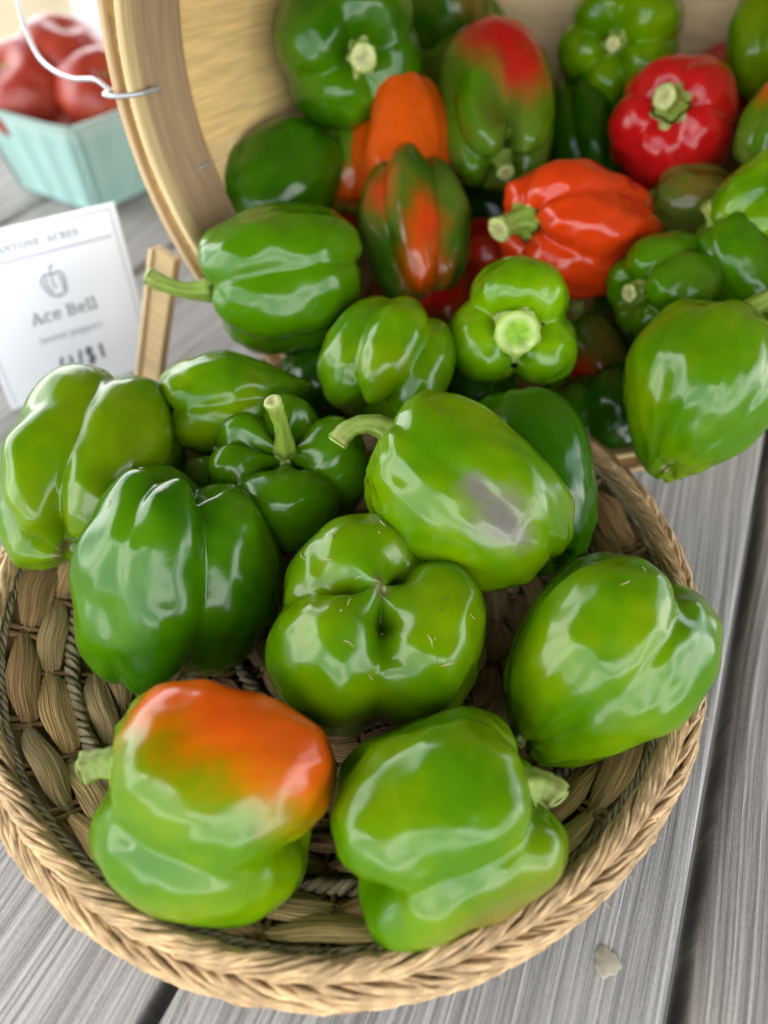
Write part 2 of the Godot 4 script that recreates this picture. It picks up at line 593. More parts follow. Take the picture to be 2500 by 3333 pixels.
# ---------- table ----------
const ALONG := Vector3(0.4226, 0.0, -0.9063)
const ACROSS := Vector3(0.9063, 0.0, 0.4226)

func build_table() -> void:
	var o := thing("market_table", "weathered grey plank table with dark gaps between the boards", "table")
	var gap0 := ACROSS.dot(Vector3(0.1134, 0.0000, -0.0549))
	var pitch := 0.187
	var gap := 0.0085
	var wd := pitch - gap
	for k in range(-5, 5):
		var left := gap0 + pitch * k + gap * 0.5
		var b := MB.new()
		var nu := 110
		var nv := 90
		nz.seed = 900 + k
		nz.frequency = 1.0
		var ruts := 0.0006 if k >= 0 else 0.00028
		var tone := Color(0.44, 0.415, 0.385) if k < 0 else Color(0.45, 0.41, 0.365)
		tone = tone * rng.randf_range(0.93, 1.05)
		var offu := rng.randf() * 3.0
		for i in nv:
			var v := lerpf(-0.75, 2.25, float(i) / (nv - 1)) if i > 0 and i < nv - 1 else (-0.75 if i == 0 else 2.25)
			for j in nu:
				var f := float(j) / (nu - 1)
				var x := 0.0
				var y := 0.0
				var rr := 0.005 if k >= 0 else 0.003
				if j < 6:
					var a := PI * 0.5 * (1.0 - maxf(j - 1, 0) / 4.0)
					x = rr * (1.0 - sin(a))
					y = rr * (cos(a) - 1.0) if j > 0 else -0.036
				elif j > nu - 7:
					var a := PI * 0.5 * (1.0 - maxf(nu - 2 - j, 0) / 4.0)
					x = wd - rr * (1.0 - sin(a))
					y = rr * (cos(a) - 1.0) if j < nu - 1 else -0.036
				else:
					x = lerpf(rr, wd - rr, (j - 5.0) / (nu - 11.0))
				var wander := 0.010 * nz.get_noise_2d(v * 0.8, 5.0) + 0.004 * nz.get_noise_2d(v * 3.0, x * 8.0)
				if y > -0.02:
					var q := (x + wander) * 1000.0
					y += ruts * (nz.get_noise_2d(q * 0.22, v * 0.5) + 0.7 * nz.get_noise_2d(q * 0.5, v * 0.8 + 20.0)) - 0.0003
				b.vert(ALONG * v + ACROSS * (left + x) + Vector3(0, y, 0), Vector2(v * 1.3 + offu, (x + wander) * 4.4 + k * 0.37), tone)
		b.grid(0, nv, nu)
		part("table_plank", b.mesh(Vector3.UP), m_plank, o)
	# cross rails under the planks
	for v in [-0.35, 0.55, 1.5]:
		var b := MB.new()
		cbox(b, Transform3D(Basis(ACROSS, Vector3.UP, -ALONG), ALONG * v + ACROSS * (gap0) + Vector3(0, -0.082, 0)), Vector3(1.86, 0.089, 0.038), 0.003, Color(0.2, 0.17, 0.14))
		part("rail", b.mesh(), m_plank, o)
	# four legs
	for a in [-0.85, 0.8]:
		for v in [-0.35, 1.5]:
			var b := MB.new()
			cbox(b, Transform3D(Basis(ACROSS, Vector3.UP, -ALONG), ALONG * (v + 0.065) + ACROSS * (gap0 + a) + Vector3(0, -0.395, 0)), Vector3(0.089, 0.71, 0.089), 0.003, Color(0.3, 0.27, 0.24))
			part("leg", b.mesh(), m_plank, o)
	# dried pale drip on a plank
	var d := MB.new()
	var cen := Vector3(0.0910, 0.0000, -0.0760)
	d.vert(cen + Vector3(0, 0.0005, 0), Vector2.ZERO, Color(0.31, 0.28, 0.20))
	for i in 28:
		var a := TAU * i / 28.0
		var r := 0.0052 * (1.0 + 0.14 * sin(a * 3.0 + 1.0) + 0.07 * sin(a * 7.0))
		d.vert(cen + Vector3(cos(a) * r * 0.95, 0.0003, sin(a) * r), Vector2.ZERO, Color(0.29, 0.26, 0.19))
	for i in 28:
		var a := TAU * i / 28.0
		var r := 0.0056 * (1.0 + 0.14 * sin(a * 3.0 + 1.0) + 0.07 * sin(a * 7.0))
		d.vert(cen + Vector3(cos(a) * r * 0.95, -0.001, sin(a) * r), Vector2.ZERO, Color(0.50, 0.46, 0.31))
	for i in 28:
		d.tri(0, 1 + i, 1 + (i + 1) % 28)
		d.quad(1 + i, 29 + i, 29 + (i + 1) % 28, 1 + (i + 1) % 28)
	part("dried_drip", d.mesh(Vector3.UP), m_stem, o)
	# ground below
	var g := MB.new()
	for i in 2:
		for j in 2:
			g.vert(Vector3(i * 60.0 - 30.0, -0.75, j * 60.0 - 30.0), Vector2(i, j) * 30.0, Color(0.10, 0.095, 0.085))
	g.grid(0, 2, 2)
	var gr := part("ground", g.mesh(Vector3.UP), vmat(0.9), self)
	gr.set_meta("kind", "structure")
	gr.set_meta("label", "grey ground below the table")

# ---------- bushel basket ----------
func build_bushel() -> Transform3D:
	var n := Vector3(-0.2825, 0.1045, 0.9536)
	var z := n.normalized()
	var x := Vector3.UP.cross(z).normalized()
	var xf := Transform3D(Basis(x, z.cross(x), z), Vector3(0.0680, 0.2305, -0.3880))
	var o := thing("bushel_basket", "round splint wood basket tipped on its side with a doubled hoop rim", "basket", "", xf)
	var R1 := 0.2195
	var R0 := 0.165
	var D := 0.33
	# staves from rim to base
	var ns := 18
	for k in ns:
		var b := MB.new()
		var th0 := TAU * (k + 0.25) / ns
		var half := TAU / ns * 0.56
		var lay := 0.0018 if k % 2 == 0 else -0.0006
		var tone := Color(0.80, 0.54, 0.21).lerp(Color(0.72, 0.52, 0.27), rng.randf()) * rng.randf_range(0.85, 1.1)
		for side in 2:
			for i in 13:
				var f := i / 12.0
				for j in 9:
					var g := 2.0 * j / 8.0 - 1.0
					var th := th0 + half * g
					var r := lerpf(R1, R0, f) - 0.003 * f * f + lay - side * 0.0017 + 0.0007 * sin(f * 9.0 + k)
					b.vert(Vector3(cos(th) * r, sin(th) * r, -f * D), Vector2(f * D * 6.0 + k * 0.3, g * half * R1 * 6.0 + k * 0.21), tone)
			b.grid(side * 117, 13, 9)
		part("stave", b.mesh(Vector3(cos(th0), sin(th0), 0)), m_veneer, o)
	# base boards
	for k in 3:
		var b := MB.new()
		var y0 := -R0 + 2.0 * R0 * k / 3.0 + 0.0006
		var y1 := -R0 + 2.0 * R0 * (k + 1) / 3.0 - 0.0006
		for side in 2:
			for i in 9:
				var yy := lerpf(y0, y1, i / 8.0)
				var hw := sqrt(maxf(R0 * R0 - yy * yy, 0.0001))
				for j in 5:
					b.vert(Vector3(lerpf(-hw, hw, j / 4.0), yy, -D + 0.012 - side * 0.009), Vector2(j * 0.4, yy * 6.0), Color(0.60, 0.44, 0.23) * (1.1 + 0.05 * k))
			b.grid(side * 45, 9, 5)
		part("base_board", b.mesh(Vector3.BACK), m_veneer, o)
	# wide inner band under the rim, hoops inside and outside of it
	ring(o, "inner_band", R1 - 0.0062, 0.0016, -0.050, -0.010, 0.165, Color(0.40, 0.275, 0.155))
	ring(o, "inner_hoop", R1 - 0.0058, 0.0044, -0.011, 0.003, 0.0, Color(0.70, 0.53, 0.27))
	ring(o, "outer_hoop", R1 + 0.0056, 0.0046, -0.016, 0.001, 0.0, Color(0.62, 0.43, 0.23))
	ring(o, "outer_band", R0 + 0.028, 0.003, -0.235, -0.20, 0.165, Color(0.52, 0.38, 0.2))
	return xf

func ring(o: Node, called: String, r: float, th: float, z0: float, z1: float, slope: float, col: Color) -> void:
	# a bent wood strip; rounded edges
	var b := MB.new()
	var n := 144
	var sec := 16
	for i in n + 1:
		var a := TAU * i / n
		for j in sec:
			var q := TAU * j / sec
			var cx := signf(cos(q)) * pow(absf(cos(q)), 0.6)
			var cy := signf(sin(q)) * pow(absf(sin(q)), 0.6)
			var zz := lerpf(z0, z1, 0.5 + 0.5 * cy) + 0.0010 * sin(a * 3.0 + r * 50.0)
			var rr := r + cx * th * 0.5 + slope * (zz - z1) + 0.0007 * sin(a * 5.0 + r * 900.0)
			b.vert(Vector3(cos(a) * rr, sin(a) * rr, zz), Vector2(a * r * 5.0, j * 0.03 + r), col)
	for i in n:
		for j in sec:
			b.quad(i * sec + j, i * sec + (j + 1) % sec, (i + 1) * sec + (j + 1) % sec, (i + 1) * sec + j)
	part(called, b.mesh(), m_veneer, o)

func _ready() -> void:
	rng.seed = 20240817
	# camera
	var cam := Camera3D.new()
	cam.name = "camera"
	cam.position = Vector3(0, 0.345, 0)
	cam.rotation_degrees = Vector3(-46.3, 0, 0)
	cam.fov = 69.31
	cam.near = 0.02
	cam.far = 200.0
	var ca := CameraAttributesPhysical.new()
	ca.frustum_focal_length = 17.357
	ca.exposure_aperture = 2.4
	ca.frustum_focus_distance = 0.335
	cam.attributes = ca
	add_child(cam)
	cam.current = true
	# sky and light
	var env := Environment.new()
	env.background_mode = Environment.BG_SKY
	env.tonemap_mode = Environment.TONE_MAPPER_LINEAR
	env.tonemap_exposure = 4.7
	env.sdfgi_enabled = true
	env.ssao_enabled = true
	env.ssil_enabled = true
	var sky := Sky.new()
	var pm := PanoramaSkyMaterial.new()
	pm.panorama = tex(sky_image())
	pm.energy_multiplier = 1.0
	sky.sky_material = pm
	env.sky = sky
	var we := WorldEnvironment.new()
	we.name = "world"
	we.environment = env
	add_child(we)
	var sun := DirectionalLight3D.new()
	sun.name = "sun"
	sun.light_energy = 0.5
	sun.light_color = Color(1.0, 0.985, 0.96)
	sun.light_angular_distance = 32.0
	sun.shadow_enabled = true
	add_child(sun)
	sun.look_at_from_position(Vector3.ZERO, Vector3(0.40, -0.82, -0.36), Vector3.FORWARD)

	make_materials()
	build_table()
	build_bushel()
	build_tray()
	build_peppers()
	build_canopy()
	build_surroundings()

func build_canopy() -> void:
	# the stall's roof, which keeps the sun off the table
	var o := thing("stall_canopy", "dark cloth canopy on four posts over the market table", "canopy", "", Transform3D(Basis(Vector3.UP, -0.436), Vector3(0.35, -0.75, -0.45)))
	var m := flat(Color(0.09, 0.088, 0.085), 0.9)
	var hw := 1.5
	var y0 := 2.05
	var y1 := 2.55
	for k in 4:
		var b := MB.new()
		var rot := Basis(Vector3.UP, k * PI * 0.5)
		for side in 2:
			var d := side * 0.004
			for q in [Vector3(-hw, y0 - d, hw), Vector3(hw, y0 - d, hw), Vector3(0, y1 - d, 0)]:
				b.vert(rot * q, Vector2.ZERO, Color.WHITE)
			b.tri(side * 3, side * 3 + 1, side * 3 + 2)
		part("roof_panel", b.mesh(rot * Vector3(0, 1, 0.3)), m, o)
		b = MB.new()
		cbox(b, Transform3D(rot, rot * Vector3(0, y0 - 0.10, hw)), Vector3(hw * 2.0 - 0.01, 0.2, 0.004), 0.001)
		part("valance", b.mesh(), m, o)
		b = MB.new()
		var c := rot * Vector3(hw - 0.03, 0, hw - 0.03)
		tube(b, PackedVector3Array([c, c + Vector3(0, y0, 0)]), PackedFloat32Array([0.02, 0.02]), 10, Color(0.6, 0.6, 0.6))
		part("post", b.mesh(), flat(Color(0.4, 0.4, 0.41), 0.4), o)

func sky_image() -> Image:
	var w := 512
	var h := 256
	var im := Image.create(w, h, false, Image.FORMAT_RGBF)
	var n := FastNoiseLite.new()
	n.seed = 12
	n.frequency = 1.0
	n.fractal_octaves = 4
	for y in h:
		var el := PI * (0.5 - (y + 0.5) / h)
		for x in w:
			var az := TAU * x / w
			var d := Vector3(cos(el) * cos(az), sin(el), cos(el) * sin(az))
			var k := n.get_noise_3dv(Vector3(d.x, d.y * 1.5, d.z) * 1.4)
			var cl := smoothstep(-0.2, 0.3, k)
			var col := Color(0.50, 0.59, 0.70).lerp(Color(1.62, 1.63, 1.63), cl)
			if el < 0.0:
				col = Color(0.30, 0.29, 0.27)
			im.set_pixel(x, y, col)
	return im

func build_peppers() -> void:
	pepper(Vector3(-0.1529, 0.0780, -0.2859), Vector3(0.1126, 0.1285, -0.9853), 0, 0.0952, 0.1162, C_LIGHT, C_MID, {"g": [-60, 4, 78, 190], "gd": [0.2, 0.17, 0.15, 0.15], "te": 0.3, "be": 0.5, "taper": 0.93, "seed": 1, "stem": [0.016, 50, 0.005], "col2": C_LIME}, "tray", "pale yellow-green bell pepper overhanging the tray rim, in front of the white card")
	pepper(Vector3(-0.0995, 0.0660, -0.2267), Vector3(-0.1851, -0.8329, 0.5215), 0, 0.0985, 0.1062, C_MID, C_DARK, {"g": [-34, 18, 75, 185], "gd": [0.2, 0.06, 0.12, 0.12], "te": 0.35, "be": 0.5, "taper": 0.78, "e": 3.1, "crumbs": 10, "seed": 2, "stem": [0.03, 10, 0.006], "dimb": 0.2}, "tray", "large dark green bell pepper standing stem down above the orange-patched one")
	pepper(Vector3(-0.0662, 0.0580, -0.1216), Vector3(-0.9470, 0.3006, -0.1132), 0, 0.0911, 0.0929, C_LIGHT, C_MID, {"g": [-17, 112, 228], "gd": [0.17, 0.14, 0.14], "te": 0.4, "be": 0.75, "taper": 0.92, "e": 3.2, "seed": 3, "stem": [0.012, -30, 0.0062], "col2": C_LIGHT, "patch": [[Vector3(0.3020, 0.8667, -0.3970), 0.62, 0.34, C_ORANGE], [Vector3(0.7866, 0.6098, -0.0973), 0.48, 0.34, C_ORANGE], [Vector3(-0.3020, 0.8667, -0.3970), 0.3, 0.3, C_ORANGE]]}, "tray", "green bell pepper with an orange patch, lying at the front of the tray")
	pepper(Vector3(-0.0046, 0.0620, -0.1958), Vector3(-0.0336, -0.9973, -0.0652), 0, 0.1020, 0.0967, C_MID, C_LIGHT, {"g": [-86, 42, 178], "gd": [0.19, 0.19, 0.22], "te": 0.3, "be": 0.8, "taper": 1.0, "dimb": 0.15, "sigb": 0.5, "seed": 4, "stem": [0.02, 0, 0.006], "crumbs": 46}, "tray", "glossy green bell pepper in the middle of the tray, blossom end up")
	pepper(Vector3(0.0225, 0.0560, -0.1122), Vector3(0.9130, 0.3061, -0.2698), 0, 0.0788, 0.0833, C_MID, C_LIGHT, {"g": [14, 118, 200, -95], "gd": [0.18, 0.1, 0.12, 0.1], "te": 0.45, "be": 1.0, "taper": 1.0, "e": 3.8, "seed": 5, "stem": [0.01, 55, 0.006], "patch": [[Vector3(0.5628, -0.3083, 0.7669), 0.42, 0.5, C_BROWN]]}, "tray", "mid green bell pepper nearest the camera on the right, with a brownish flank")
	pepper(Vector3(0.0951, 0.0600, -0.1798), Vector3(-0.6816, -0.5302, 0.5043), 0, 0.0836, 0.1074, C_MID, C_LIGHT, {"g": [-4, 88, 205], "gd": [0.13, 0.09, 0.12], "te": 0.2, "be": 0.55, "taper": 1.0, "top": 0.52, "tp": 1.15, "e": 2.6, "crumbs": 14, "seed": 6, "stem": [0.003, 0, 0.0042]}, "tray", "green bell pepper with a long crease leaning on the right rim of the tray")
	pepper(Vector3(0.0373, 0.0940, -0.2503), Vector3(-0.7753, 0.4842, -0.4057), 0, 0.0815, 0.1044, C_LIGHT, C_MID, {"g": [6, 98, 190, 282], "gd": [0.06, 0.08, 0.1, 0.06], "te": 0.15, "be": 0.3, "taper": 0.95, "seed": 7, "stem": [0.026, -70, 0.0048], "e": 2.5, "patch": [[Vector3(0.3081, 0.5121, 0.8018), 0.24, 0.2, C_BRUISE], [Vector3(0.0992, 0.7719, 0.6279), 0.12, 0.12, C_BRUISE]], "dents": [[Vector3(0.1952, 0.6381, 0.7448), 0.5, 0.05]]}, "tray", "long bell pepper with a grey-purple bruise, lying on top of the others")
	pepper(Vector3(0.0773, 0.0700, -0.2890), Vector3(-0.1324, 0.4273, -0.8944), 0, 0.0747, 0.1047, C_DARK, C_DARK, {"g": [-25, 60, 150, 250], "gd": [0.05, 0.05, 0.05, 0.05], "te": 0.2, "be": 0.3, "taper": 0.8, "seed": 8, "stem": [0.001, 0, 0.004]}, "tray", "dark green bell pepper half hidden behind the bruised one, by the back rim")
	pepper(Vector3(-0.0506, 0.0700, -0.2908), Vector3(0.0644, 0.9927, 0.1018), 0, 0.0879, 0.0837, C_MID, C_MID, {"g": [130, -128, -32, 33, 84], "gd": [0.16, 0.2, 0.2, 0.16, 0.14], "te": 0.8, "be": 0.3, "taper": 0.8, "dimt": 0.3, "sigt": 0.6, "seed": 9, "stem": [0.034, 10, 0.0042]}, "tray", "green bell pepper with its tall stem standing straight up")
	pepper(Vector3(-0.0840, 0.0880, -0.3309), Vector3(-0.9752, -0.0182, 0.2205), 0, 0.0609, 0.0876, C_MID, C_LIGHT, {"g": [-10, 80, 170, 260], "gd": [0.1, 0.06, 0.1, 0.06], "te": 0.5, "be": 0.1, "taper": 0.22, "seed": 10, "stem": [0.012, 0, 0.005], "dimt": 0.2}, "tray", "tapering green bell pepper lying on its side behind the pale one")
	pepper(Vector3(0.0022, 0.0980, -0.3511), Vector3(0.3635, 0.4466, -0.8176), 0, 0.0790, 0.0732, C_MID, C_LIGHT, {"g": [-32, 28, 95, 200], "gd": [0.2, 0.2, 0.14, 0.12], "te": 0.2, "be": 0.62, "taper": 0.85, "dimb": 0.25, "seed": 11, "stem": [0.002, 0, 0.005]}, "tray", "green bell pepper with three bulging lobes pointing down, above the upright stem")
	pepper(Vector3(-0.0604, 0.1180, -0.4115), Vector3(-0.9686, -0.0416, 0.2450), 0, 0.0883, 0.0991, C_MID, C_MID, {"g": [-12, 52, -75, 180], "gd": [0.1, 0.09, 0.1, 0.1], "te": 0.3, "be": 0.3, "taper": 0.95, "seed": 12, "stem": [0.034, 30, 0.0052]}, "bushel", "boxy green bell pepper with its stem reaching left over the basket hoop")
	pepper(Vector3(-0.0731, 0.1300, -0.5193), Vector3(-0.7319, -0.3297, 0.5964), 0, 0.0739, 0.1077, C_DARK, C_MID, {"g": [0, 90, 180, 270], "gd": [0.08, 0.08, 0.08, 0.08], "te": 0.3, "be": 0.3, "seed": 13, "stem": [0.012, 0, 0.006]}, "bushel", "dark green bell pepper against the wooden wall, behind the boxy one")
	pepper(Vector3(-0.0876, 0.0620, -0.2811), Vector3(0.0000, 0.8965, -0.4431), 0, 0.0449, 0.0531, C_OLIVE, C_MID, {"g": [0, 120, 240], "gd": [0.12, 0.12, 0.12], "seed": 14, "stem": [0.001, 0, 0.003]}, "tray", "small green bell pepper squeezed between the dark green and the upright-stemmed ones")
	pepper(Vector3(0.0743, 0.1120, -0.3696), Vector3(-0.0594, 0.4467, 0.8927), 0, 0.0789, 0.0795, C_LIME, C_MID, {"g": [-180, -78, 60], "gd": [0.3, 0.24, 0.26], "te": 0.5, "be": 0.3, "taper": 0.85, "dimt": 0.2, "sigt": 0.55, "seed": 15, "stem": [0.001, 0, 0.0115], "bigcalyx": 0.72, "cutc": C_LIME}, "bushel", "bright green three-lobed bell pepper showing its broad round cut stem")
	pepper(Vector3(0.0205, 0.1220, -0.4683), Vector3(-0.1022, 0.5218, -0.8469), 0, 0.0727, 0.1069, C_DARK, C_OLIVE, {"g": [-40, 28, 110, 220], "gd": [0.14, 0.16, 0.1, 0.1], "te": 0.5, "be": 0.3, "taper": 0.85, "seed": 16, "stem": [0.006, 0, 0.005], "patch": [[Vector3(0.1200, 0.0932, 0.9884), 0.36, 0.3, C_ORANGE], [Vector3(0.1551, 0.6388, 0.7535), 0.3, 0.3, C_REDOR], [Vector3(-0.6396, 0.7570, 0.1336), 0.28, 0.3, C_REDOR]]}, "bushel", "dark green bell pepper with an orange-red stripe down its middle")
	pepper(Vector3(0.0123, 0.1500, -0.5360), Vector3(0.0867, -0.7601, 0.6441), 0, 0.0751, 0.1108, C_ORANGE, C_ORANGE, {"g": [-50, 60, 180], "gd": [0.12, 0.12, 0.12], "te": 0.3, "be": 0.3, "taper": 0.8, "seed": 17, "stem": [0.008, 0, 0.005], "dents": [[Vector3(-0.8393, 0.5304, 0.1199), 0.7, 0.2]]}, "bushel", "orange bell pepper standing behind the striped one")
	pepper(Vector3(-0.0231, 0.1350, -0.5510), Vector3(0.1736, 0.6804, -0.7120), 0, 0.0549, 0.0782, C_OLIVE, C_MID, {"g": [-30, 70, 180], "gd": [0.12, 0.12, 0.12], "seed": 18, "stem": [0.008, 0, 0.005], "patch": [[Vector3(0.1054, -0.2016, 0.9738), 0.5, 0.3, C_ORANGE]]}, "bushel", "olive green bell pepper turning orange at its lower end, left of the orange one")
	pepper(Vector3(0.0778, 0.1680, -0.5488), Vector3(0.0647, -0.3682, 0.9275), 0, 0.0830, 0.1248, C_OLIVE, C_MID, {"g": [-8, 70, 150, -75], "gd": [0.34, 0.14, 0.1, 0.16], "half": 1, "te": 0.55, "be": 0.25, "taper": 0.95, "dimt": 0.2, "seed": 19, "stem": [0.011, 0, 0.0055], "patch": [[Vector3(0.0496, 0.9401, -0.3373), 0.72, 0.3, C_RED], [Vector3(0.2967, 0.8826, 0.3647), 0.36, 0.3, C_RED]], "dents": [[Vector3(-0.1190, 0.6827, 0.7210), 0.5, 0.38], [Vector3(-0.8107, 0.5463, 0.2106), 0.5, 0.12]]}, "bushel", "green bell pepper with a bright red top, curling over a deep crease")
	pepper(Vector3(-0.0242, 0.2000, -0.5702), Vector3(0.2828, 0.1183, 0.9519), 0, 0.1029, 0.1029, C_MID, C_DARK, {"g": [-150, -60, 40, 120], "gd": [0.12, 0.1, 0.1, 0.12], "te": 0.3, "be": 0.3, "taper": 0.9, "dimt": 0.14, "seed": 20, "stem": [0.016, 10, 0.0075]}, "bushel", "large green bell pepper with a pale cut stem, left of the red-topped one")
	pepper(Vector3(0.1986, 0.1600, -0.5418), Vector3(-0.3520, 0.5818, 0.7332), 0, 0.0857, 0.0921, C_RED, C_RED, {"g": [-170, -100, -20, 60, 120], "gd": [0.09, 0.09, 0.09, 0.09, 0.09], "te": 0.3, "be": 0.3, "taper": 0.9, "seed": 21, "stem": [0.012, 20, 0.007], "bigcalyx": 1.25}, "bushel", "bright red bell pepper facing out with its green stem in the centre")
	pepper(Vector3(0.1277, 0.1250, -0.4601), Vector3(-0.8613, 0.2989, 0.4109), 0, 0.0850, 0.1136, C_REDOR, C_REDOR, {"g": [15, 75, 140, -50, -120], "gd": [0.12, 0.1, 0.1, 0.14, 0.1], "te": 0.35, "be": 0.4, "taper": 0.75, "seed": 22, "stem": [0.018, -25, 0.0075], "bump": 0.035, "dents": [[Vector3(0.4355, 0.8864, -0.1570), 0.5, 0.16], [Vector3(0.5077, 0.0195, 0.8613), 0.4, 0.08]]}, "bushel", "lumpy orange-red bell pepper with its stem pointing left, below the bright red one")
	pepper(Vector3(0.1757, 0.1900, -0.6271), Vector3(-0.3531, 0.2213, 0.9090), 0, 0.0920, 0.0988, C_MID, C_LIME, {"g": [-170, -100, -15, 60, 120], "gd": [0.14, 0.14, 0.14, 0.14, 0.14], "te": 0.45, "be": 0.3, "dimt": 0.16, "seed": 23, "stem": [0.012, 0, 0.005], "bigcalyx": 1.2}, "bushel", "green bell pepper with a spidery calyx above the bright red one")
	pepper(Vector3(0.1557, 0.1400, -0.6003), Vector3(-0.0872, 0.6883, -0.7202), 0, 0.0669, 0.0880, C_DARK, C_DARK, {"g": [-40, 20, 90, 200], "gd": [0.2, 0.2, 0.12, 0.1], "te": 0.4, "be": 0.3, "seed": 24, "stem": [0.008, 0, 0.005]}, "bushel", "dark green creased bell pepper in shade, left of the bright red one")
	pepper(Vector3(0.1725, 0.0980, -0.3286), Vector3(0.4515, 0.5366, -0.7129), 0, 0.0837, 0.1096, C_MID, C_LIGHT, {"g": [-48, 26, 105, 200], "gd": [0.07, 0.06, 0.08, 0.08], "te": 0.5, "be": 0.12, "taper": 0.44, "bp": 1.35, "seed": 25, "stem": [0.034, 38, 0.006], "dimt": 0.16, "e": 2.5}, "bushel", "long tapering green bell pepper lying over the hoop at the right")
	pepper(Vector3(0.1748, 0.1100, -0.4170), Vector3(-0.8138, 0.1568, 0.5596), 0, 0.0644, 0.0793, C_MID, C_MID, {"g": [30, 100, -60, 180], "gd": [0.2, 0.12, 0.14, 0.1], "te": 0.5, "be": 0.4, "dimt": 0.2, "seed": 26, "stem": [0.006, 0, 0.005]}, "bushel", "green bell pepper with a hooked lobe behind the long tapering one")
	pepper(Vector3(0.2171, 0.1180, -0.4194), Vector3(-0.4669, 0.6822, -0.5626), 0, 0.0539, 0.0799, C_MID, C_DARK, {"g": [-50, 40, 130, 220], "gd": [0.08, 0.08, 0.08, 0.08], "taper": 0.8, "seed": 27, "stem": [0.01, 0, 0.005]}, "bushel", "narrow green bell pepper lying between the hooked one and the frame edge")
	pepper(Vector3(0.2093, 0.1250, -0.4926), Vector3(-0.9848, 0.1200, -0.1255), 0, 0.0593, 0.0687, C_BROWN, C_OLIVE, {"g": [-50, 40, 130, 220], "gd": [0.08, 0.08, 0.08, 0.08], "seed": 28, "stem": [0.008, 0, 0.005]}, "bushel", "brownish orange bell pepper below the bright red one")
	pepper(Vector3(0.2325, 0.1500, -0.4442), Vector3(0.8529, 0.4657, -0.2360), 0, 0.0602, 0.0767, C_LIME, C_MID, {"g": [-8, 80, 170, 260], "gd": [0.14, 0.1, 0.1, 0.1], "taper": 0.85, "seed": 29, "stem": [0.01, 0, 0.005]}, "bushel", "light green bell pepper at the right picture edge below the orange-shouldered one")
	pepper(Vector3(0.2764, 0.2000, -0.5923), Vector3(0.0858, 0.8033, -0.5893), 0, 0.0723, 0.0816, C_LIGHT, C_MID, {"g": [-50, 40, 130, 220], "gd": [0.08, 0.08, 0.08, 0.08], "seed": 30, "stem": [0.01, 0, 0.005]}, "bushel", "yellow-green bell pepper in the top right corner")
	pepper(Vector3(0.2511, 0.1750, -0.4978), Vector3(0.4924, 0.7148, -0.4966), 0, 0.0525, 0.0652, C_OLIVE, C_MID, {"g": [-50, 40, 130, 220], "gd": [0.1, 0.1, 0.1, 0.1], "seed": 31, "stem": [0.01, 0, 0.005], "patch": [[Vector3(-0.3094, 0.9462, -0.0944), 0.5, 0.3, C_REDOR]]}, "bushel", "green bell pepper with an orange shoulder at the right picture edge")
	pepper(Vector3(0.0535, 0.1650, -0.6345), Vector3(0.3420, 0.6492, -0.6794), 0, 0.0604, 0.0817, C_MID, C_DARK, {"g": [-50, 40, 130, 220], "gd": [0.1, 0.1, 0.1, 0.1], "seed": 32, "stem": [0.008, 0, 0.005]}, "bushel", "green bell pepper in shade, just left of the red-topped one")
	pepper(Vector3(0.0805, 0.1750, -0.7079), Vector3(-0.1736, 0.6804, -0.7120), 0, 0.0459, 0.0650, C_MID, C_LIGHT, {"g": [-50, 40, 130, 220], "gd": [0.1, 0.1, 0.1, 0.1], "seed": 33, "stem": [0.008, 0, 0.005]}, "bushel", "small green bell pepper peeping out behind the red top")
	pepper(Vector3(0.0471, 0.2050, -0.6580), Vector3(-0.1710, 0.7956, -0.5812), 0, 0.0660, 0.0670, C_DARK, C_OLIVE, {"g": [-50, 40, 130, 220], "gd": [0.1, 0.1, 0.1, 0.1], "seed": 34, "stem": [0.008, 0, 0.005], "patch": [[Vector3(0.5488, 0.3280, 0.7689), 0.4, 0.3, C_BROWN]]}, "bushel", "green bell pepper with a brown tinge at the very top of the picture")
	pepper(Vector3(0.0795, 0.0850, -0.5004), Vector3(-0.9848, 0.1200, -0.1255), 0, 0.0550, 0.0667, C_RED, C_REDOR, {"g": [-50, 40, 130, 220], "gd": [0.1, 0.1, 0.1, 0.1], "seed": 35, "stem": [0.008, 0, 0.005]}, "bushel", "deep red bell pepper buried behind the three-lobed one")
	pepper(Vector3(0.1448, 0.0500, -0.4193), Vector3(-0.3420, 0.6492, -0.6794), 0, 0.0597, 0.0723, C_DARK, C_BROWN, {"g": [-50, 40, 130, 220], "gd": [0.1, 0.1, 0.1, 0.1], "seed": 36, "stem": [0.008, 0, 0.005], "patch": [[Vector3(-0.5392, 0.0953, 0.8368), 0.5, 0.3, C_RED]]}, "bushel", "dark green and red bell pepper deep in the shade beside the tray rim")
	pepper(Vector3(0.2626, 0.1550, -0.6248), Vector3(0.7660, 0.4441, -0.4647), 0, 0.0711, 0.0782, C_RED, C_RED, {"g": [-50, 40, 130, 220], "gd": [0.1, 0.1, 0.1, 0.1], "seed": 37, "stem": [0.008, 0, 0.005]}, "bushel", "dark red bell pepper behind the bright red one")
	pepper(Vector3(-0.0399, 0.0900, -0.5767), Vector3(0.5000, 0.5983, -0.6261), 0, 0.0728, 0.0874, C_REDOR, C_OLIVE, {"g": [-50, 40, 130, 220], "gd": [0.1, 0.1, 0.1, 0.1], "seed": 38, "stem": [0.008, 0, 0.005]}, "bushel", "orange bell pepper deep in the heap beside the striped one")
	pepper(Vector3(0.0224, 0.0750, -0.4543), Vector3(0.5000, 0.5983, -0.6261), 0, 0.0700, 0.0764, C_RED, C_DARK, {"g": [-50, 40, 130, 220], "gd": [0.1, 0.1, 0.1, 0.1], "seed": 39, "stem": [0.008, 0, 0.005]}, "bushel", "dark red bell pepper hidden under the striped one")
